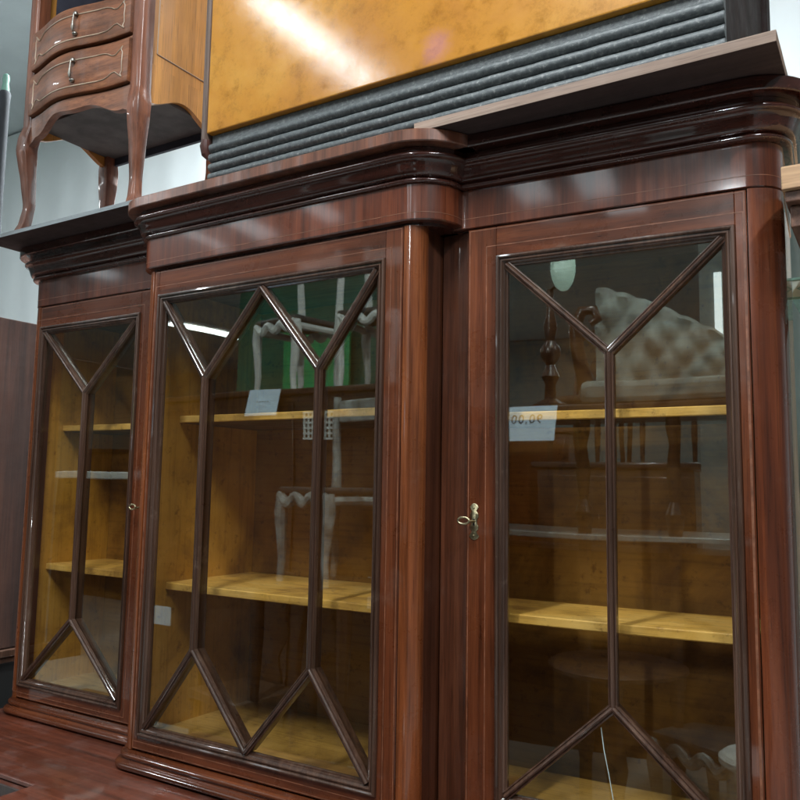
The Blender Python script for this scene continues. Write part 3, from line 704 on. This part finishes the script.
# tall dark wardrobe with paper label
SB = thing('dark_wardrobe', 'tall dark wardrobe across the aisle carrying white chairs', 'wardrobe', (-2.0, -2.9, FLOOR))
link('body', mk(-3.3, -1.15, -3.2, -2.55, FLOOR, 1.13, 0.006), M_dk, SB)
link('top', mk(-3.36, -1.09, -3.25, -2.50, 1.131, 1.165, 0.01), M_dk, SB)
for k in range(3):
    x = -3.26+k*0.70; link('door', mk(x, x+0.66, -2.5495, -2.535, FLOOR+0.1, 1.08, 0.006), M_dk, SB)
def label_sheet(x, y, z, w, h, lab, txt=None, tilt=0.0, ts=0.06):
    tl = lambda v: Vector((v[0], v[1]-(v[2]-z-h/2)*tilt, v[2]))
    s = tag(link('price_label', mk(x-w/2, x+w/2, y, y+0.0015, z-h/2, z+h/2, xf=tl), M_paper, None, 0), lab, 'paper label', 'paper price labels')
    if txt:
        chars = [c for c in txt if c != ' ']; adv = [0.30 if c in '.,' else 0.60 for c in chars]
        pos = -sum(adv)/2
        for ch, ad_ in zip(chars, adv):
            cu = bpy.data.curves.new('t', 'FONT'); cu.body = ch; cu.size = ts; cu.align_x = 'CENTER'; cu.extrude = 0.0004
            to = bpy.data.objects.new('t', cu); COL.objects.link(to)
            dg = bpy.context.evaluated_depsgraph_get(); dg.update(); me = bpy.data.meshes.new_from_object(to.evaluated_get(dg))
            bpy.data.objects.remove(to)
            bm = bmesh.new(); bm.from_mesh(me); bpy.data.meshes.remove(me)
            cx = (pos+ad_/2)*ts; pos += ad_
            for v in bm.verts: v.co = tl((x-v.co.x-cx, y+0.0022+v.co.z, z-0.2*ts+h*0.08+v.co.y))
            link('printed_character', bm, M_ink, s, 0)
    return s
label_sheet(-2.09, -2.498, 1.08, 0.25, 0.17, 'pale blue printed sheet on the top edge of the tall wardrobe', '. . . . .', 0.25, 0.07)
label_sheet(-2.95, -2.533, -0.28, 0.16, 0.12, 'small white label low on the wardrobe door')
label_sheet(-1.28, -2.533, 0.00, 0.10, 0.17, 'narrow white label on the right door of the wardrobe')
# white chairs on the wardrobe
def white_chair(ox, oy, oz, rz, lab, paint=None):
    M_wht = paint or globals()['M_wht']
    t = thing('white_chair', lab, 'chair', (ox, oy, oz), 'painted chairs with scalloped rails')
    c, s = math.cos(rz), math.sin(rz)
    def T(v): return Vector((ox+c*v[0]-s*v[1], oy+s*v[0]+c*v[1], oz+v[2]))
    bm = bmesh.new(); box(bm, -0.21, 0.21, -0.20, 0.20, 0.455, 0.49, 0.015, 2, 0, T); link('seat', bm, M_seat, t)
    bm = bmesh.new()
    for ay in (-0.19, 0.19):
        tube(bm, [T((-0.2+0.4*i/24, ay, 0.425+0.022*math.cos(6*PI*i/24))) for i in range(25)], 0.026, 8)
    for x in (-0.2, 0.2):
        tube(bm, [T((x, -0.19+0.38*i/8, 0.42)) for i in range(9)], 0.024, 8)
    link('seat_rail', bm, M_wht, t)
    for x in (-0.19, 0.19):
        for y in (-0.18, 0.18):
            bm = bmesh.new(); k = 1 if x > 0 else -1
            zs = ((0.0, 0.0), (0.12, -0.012), (0.24, 0.0), (0.36, 0.012), (0.455, 0.0))
            rr_ = [0.019, 0.021, 0.026, 0.034, 0.032]
            if y < 0: zs = zs+((0.60, 0.0), (0.80, 0.01), (0.98, 0.0)); rr_ = rr_+[0.026, 0.024, 0.022]
            tube(bm, [T((x+k*d, y, z)) for z, d in zs], rr_, 10)
            link('leg', bm, M_wht, t)
    bm = bmesh.new(); box(bm, -0.17, 0.17, -0.20, -0.17, 0.84, 0.96, 0.012, 2, 0, T); link('backrest', bm, M_wht, t)
M_seat = plain('dark_seat', (0.05, 0.05, 0.05), 0.6)
white_chair(-2.12, -2.84, 1.167, 0.2, 'white chair with dark seat standing above the pale printed sheet')
white_chair(-1.48, -2.86, 1.167, -0.1, 'white chair with dark seat at the right end of the wardrobe top')
def dark_chair(ox, oy, oz, rz, lab):
    t = thing('dining_chair', lab, 'chair', (ox, oy, oz), 'dark dining chairs across the aisle')
    c, s_ = math.cos(rz), math.sin(rz)
    def T(v): return Vector((ox+c*v[0]-s_*v[1], oy+s_*v[0]+c*v[1], oz+v[2]))
    bm = bmesh.new(); box(bm, -0.22, 0.22, -0.20, 0.21, 0.43, 0.48, 0.018, 2, 0, T); link('seat', bm, M_up2, t)
    for x in (-0.19, 0.19):
        bm = bmesh.new(); tube(bm, [T((x, 0.18, z)) for z in (0.001, 0.1, 0.2, 0.3, 0.42)], [0.014, 0.018, 0.022, 0.020, 0.026], 10); link('leg', bm, M_dk, t)
        bm = bmesh.new(); tube(bm, [T((x, -0.18-d, z)) for z, d in ((0.001, 0.04), (0.2, 0.01), (0.42, 0), (0.7, 0.03), (1.0, 0.09))], [0.017, 0.019, 0.022, 0.018, 0.015], 10); link('leg', bm, M_dk, t)
    bm = bmesh.new(); tube(bm, [T((-0.2+0.4*i/12, -0.27+0.02*math.sin(PI*i/12), 0.99+0.05*math.sin(PI*i/12))) for i in range(13)], 0.024, 8); link('top_rail', bm, M_dk, t)
    bm = bmesh.new()
    rs = []
    for i in range(13):
        k = i/12; w = 0.05+0.03*math.cos(4*PI*k); z = 0.49+0.5*k; y = -0.19-0.075*k
        rs.append([T((-w, y, z)), T((w, y, z)), T((w, y+0.012, z)), T((-w, y+0.012, z))])
    rings(bm, rs); link('splat', bm, M_dk, t)
M_up2 = plain('worn_leather', (0.10, 0.06, 0.04), 0.4, var=0.3)
tag(link('green_partition', mk(-4.7, -2.25, -5.05, -5.0, FLOOR, 2.75, 0.01), M_green2), 'tall dark green partition behind the white chairs', 'partition')
tag(link('green_panel', mk(-3.95, -3.15, -4.9, -4.86, FLOOR, 2.12, 0.01), M_green), 'bright green panel leaning before the dark green partition', 'panel')
# basket
bm = bmesh.new()
BX, BY, BZ = -1.62, -2.44, 0.93
for i in range(9): box(bm, BX-0.12+i*0.03, BX-0.12+i*0.03+0.012, BY-0.004, BY+0.004, BZ-0.08, BZ+0.08)
for i in range(6): box(bm, BX-0.125, BX+0.135, BY-0.0045, BY+0.0045, BZ-0.08+i*0.03, BZ-0.08+i*0.03+0.012)
tag(link('wire_basket', bm, M_wht, None, 0), 'white mesh basket hung on the wardrobe front', 'basket')
# sideboard opposite the right door
DB = thing('marble_sideboard', 'dark sideboard with pale stone shelf opposite the right door', 'sideboard', (0.2, -2.6, FLOOR))
link('top', mk(-0.75, 1.0, -3.0, -2.30, 0.955, 0.99, 0.008), M_dk, DB)
link('stone_shelf', mk(-0.72, 0.97, -3.0, -2.33, 0.36, 0.385, 0.004), plain('grey_marble', (0.40, 0.44, 0.42), 0.25), DB)
link('body', mk(-0.70, 0.95, -2.98, -2.5, FLOOR+0.3, 0.30, 0.006), M_dk, DB)
for x in (-0.68, -0.25, 0.2, 0.62, 0.93):
    bm = bmesh.new(); lathe(bm, (x, -2.40, FLOOR), [(0.03, 0), (0.03, 0.3), (0.045, 0.4), (0.02, 0.5), (0.035, 0.7), (0.03, 1.0), (0.02, 1.1), (0.03, 1.28), (0.03, 1.309)], 16)
    link('leg', bm, M_dk, DB)
    bm = bmesh.new(); lathe(bm, (x, -2.40, 0.3855), [(0.03, 0), (0.045, 0.1), (0.02, 0.16), (0.035, 0.3), (0.018, 0.42), (0.035, 0.5), (0.03, 0.569)], 16)
    link('leg', bm, M_dk, DB)
label_sheet(-0.035, -2.296, 0.905, 0.28, 0.165, 'pale blue price sheet reading 90,00 under the sideboard top', '90,00', 0.4, 0.06)
# settee with scrolled arm
ST = thing('settee', 'grey tufted settee with scrolled arm standing on the sideboard', 'settee', (0.5, -2.7, 0.99))
bm = bmesh.new(); rs = []
for i in range(73):
    a = i/72; x = 0.22+0.72*a; zt = 1.64-0.36*a**1.3+0.012*abs(math.sin(a*22)); y = -2.72
    ring = [Vector((x, y-0.07, 0.992)), Vector((x, y+0.07, 0.992))]
    for j in range(1, 20):
        k = j/20; puff = 0.030*abs(math.sin(PI*(a*5+k*2.5)))*abs(math.sin(PI*(a*5-k*2.5)))
        ring.append(Vector((x, y+0.06+0.02*math.sin(PI*k)+puff, 0.992+(zt-0.992)*k)))
    ring += [Vector((x, y+0.05, zt)), Vector((x, y-0.05, zt))]
    rs.append(ring)
rings(bm, rs); link('backrest', bm, M_up, ST, 50)
bm = bmesh.new()
tube(bm, [(0.20, -2.6, 0.995), (0.17, -2.58, 1.15), (0.14, -2.56, 1.30), (0.13, -2.55, 1.42), (0.17, -2.55, 1.50), (0.23, -2.55, 1.50), (0.25, -2.55, 1.45), (0.21, -2.55, 1.43)], [0.04, 0.04, 0.036, 0.032, 0.03, 0.027, 0.024, 0.02], 12)
link('arm_scroll', bm, M_dk, ST, 60)
link('seat', mk(0.2, 0.98, -2.66, -2.32, 0.991, 1.10, 0.03), M_up, ST)
# table lamp with glass dish
LP = thing('lamp', 'turned dark wooden lamp with pale green dish beside the settee', 'lamp', (0.03, -2.5, 0.99))
bm = bmesh.new(); lathe(bm, (0.02, -2.5, 0.9905), [(0.09, 0), (0.09, 0.02), (0.03, 0.05), (0.025, 0.12), (0.045, 0.16), (0.02, 0.22), (0.05, 0.27), (0.05, 0.31), (0.02, 0.35), (0.035, 0.42), (0.02, 0.5), (0.018, 0.62)], 18); link('stem', bm, M_dk, LP)
bm = bmesh.new(); lathe(bm, (0.10, -2.44, 1.70), [(0.002, -0.01), (0.045, -0.008), (0.062, 0), (0.045, 0.008), (0.002, 0.01)], 24, 'Y'); 
for v in bm.verts: v.co.z = 1.70+(v.co.z-1.70)*1.9
link('dish', bm, plain('pale_green_glass', (0.62, 0.85, 0.74), 0.3, var=0.05), LP)
link('dish_arm', (lambda b: (tube(b, [(0.02, -2.5, 1.605), (0.06, -2.47, 1.62), (0.10, -2.4495, 1.66)], 0.008, 8), b)[1])(bmesh.new()), M_dk, LP)
# white post, built as an added glowing strip on a pier
GST = thing('glow_strip', 'added glowing upright strip on a grey pier behind the settee', 'glowing strip', (0.72, -4.05, FLOOR))
link('pier', mk(0.62, 0.86, -4.2, -4.05, FLOOR, 2.6, 0.004), plain('grey_plaster', (0.20, 0.24, 0.23), 0.7, var=0.1), GST)
link('pane', mk(0.715, 0.765, -4.049, -4.04, 1.15, 2.02), M_sky, GST)  # emissive strip added to give the columns their bright upright streaks
# round table lower down
RD = thing('round_table', 'round dark table with thin pale rim on the aisle floor', 'table', (0.3, -2.0, FLOOR))
bm = bmesh.new(); lathe(bm, (0.42, -1.98, -0.14), [(0.05, 0), (0.27, 0.0), (0.285, 0.008), (0.285, 0.02), (0.27, 0.028), (0.02, 0.028)], 48); link('top', bm, M_dk, RD)
bm = bmesh.new(); lathe(bm, (0.42, -1.98, FLOOR), [(0.16, 0), (0.15, 0.03), (0.04, 0.08), (0.03, 0.3), (0.05, 0.4), (0.03, 0.55), (0.03, 0.809)], 20); link('pedestal', bm, M_dk, RD)
# pale bench mirrored in the left door
PB = thing('pale_bench', 'long pale topped bench far to the left across the aisle', 'bench', (-4.5, -3.0, FLOOR))
link('top', mk(-5.2, -3.9, -3.4, -2.9, 0.62, 0.68, 0.01), M_wht, PB)
for x in (-5.1, -4.0):
    link('leg', mk(x-0.04, x+0.04, -3.3, -3.0, FLOOR, 0.6195, 0.004), M_dk, PB)
# more dark furniture filling the far side
def cupboard(x0, x1, y0, y1, z1, lab, m):
    t = thing('cupboard', lab, 'cupboard', ((x0+x1)/2, (y0+y1)/2, FLOOR), 'dark cupboards across the aisle')
    link('body', mk(x0, x1, y0, y1, FLOOR, z1, 0.008), m, t)
    link('cornice', mk(x0-0.04, x1+0.04, y0-0.02, y1+0.04, z1+0.001, z1+0.05, 0.015), m, t)
    mid = (x0+x1)/2
    for a, b in ((x0+0.03, mid-0.005), (mid+0.005, x1-0.03)):
        link('door', mk(a, b, y1+0.0005, y1+0.014, FLOOR+0.1, z1-0.05, 0.006), m, t)
cupboard(-8.5, -6.9, -6.4, -5.8, 1.0, 'dark cupboard far off mirrored at the left of the middle door', M_dk)
cupboard(-6.6, -5.3, -6.2, -5.6, 1.25, 'reddish cupboard beside the bright green panel', M_v)
cupboard(-1.7, -0.6, -6.2, -5.6, 1.1, 'reddish cupboard behind the marble sideboard', M_v)
cupboard(1.7, 2.6, -4.2, -3.6, 1.15, 'dark cupboard right of the settee', M_dk)
cupboard(0.95, 2.3, -5.6, -5.0, 1.35, 'dark cupboard far behind the pier of the added glowing strip', M_dk)
cupboard(-0.55, 0.55, -4.9, -4.4, 0.75, 'low dark cupboard behind the marble sideboard', M_dk)
dark_chair(-0.25, -4.62, 0.802, 0.3, 'dark dining chair standing on the low cupboard at its left end')
dark_chair(0.30, -4.66, 0.802, -0.4, 'dark dining chair standing on the low cupboard at its right end')
dark_chair(1.45, -3.05, FLOOR, 0.5, 'dark dining chair on the floor right of the sideboard')
dark_chair(1.30, -2.30, FLOOR, -0.7, 'dark dining chair on the floor beside the round table')
dark_chair(-0.55, -1.95, FLOOR, 0.9, 'dark dining chair on the floor left of the round table')
dark_chair(-1.75, -2.02, FLOOR, 0.2, 'dark dining chair on the floor before the wardrobe')
t = thing('low_table', 'low dark table in front of the wardrobe carrying a grey chair', 'table', (-1.25, -2.2, FLOOR))
link('top', mk(-1.62, -0.98, -2.42, -1.86, 0.06, 0.095, 0.006), M_dk, t)
for x in (-1.57, -1.03):
    for y in (-2.38, -1.90):
        bm = bmesh.new(); lathe(bm, (x, y, FLOOR), [(0.02, 0), (0.03, 0.2), (0.022, 0.5), (0.035, 0.8), (0.035, 1.009)], 12); link('leg', bm, M_dk, t)
white_chair(-1.30, -2.14, 0.096, 0.25, 'worn grey painted chair standing on the low dark table', M_wht2)
white_chair(0.80, -2.35, FLOOR, 0.6, 'worn grey painted chair on the floor under the marble sideboard', M_wht2)
t = thing('pale_stool', 'pale round stool on the floor near the round table', 'stool', (0.95, -1.75, FLOOR))
bm = bmesh.new(); lathe(bm, (0.98, -1.85, -0.42), [(0.02, 0), (0.15, 0), (0.165, 0.012), (0.165, 0.03), (0.15, 0.042), (0.02, 0.042)], 32); link('seat', bm, M_wht, t)
for k in range(3):
    a = 2*PI*k/3+0.4; bm = bmesh.new(); tube(bm, [(0.98+0.10*math.cos(a), -1.85+0.10*math.sin(a), -0.4205), (0.98+0.16*math.cos(a), -1.85+0.16*math.sin(a), FLOOR+0.001)], 0.014, 8); link('leg', bm, M_wht, t)
# ribbed sheet behind the right end
bm = bmesh.new(); rs = []
for i in range(121):
    x = 0.70+1.8*i/120; y = 1.25+0.012*math.tanh(3*math.sin(2*PI*(x-0.7)/0.085))
    rs.append([Vector((x, y, FLOOR)), Vector((x, y, 1.66)), Vector((x, y+0.003, 1.66)), Vector((x, y+0.003, FLOOR))])
rings(bm, rs)
tag(link('corrugated_sheet', bm, plain('grey_green_sheet', (0.17, 0.22, 0.205), 0.5, var=0.15, scale=4), None, 50), 'grey green corrugated sheet standing behind the right end of the bookcase', 'sheet')
# crack in the lowest right pane
bm = bmesh.new()
pts = [(0.736, 0.0, 0.168), (0.741, 0.0, 0.13), (0.749, 0.0, 0.09), (0.756, 0.0, 0.05), (0.760, 0.0, 0.025)]
tube(bm, [XR((x, 0.0078, z)) for x, y, z in pts], 0.0007, 6)
cr = link('glass_crack', bm, M_gpale, BC)
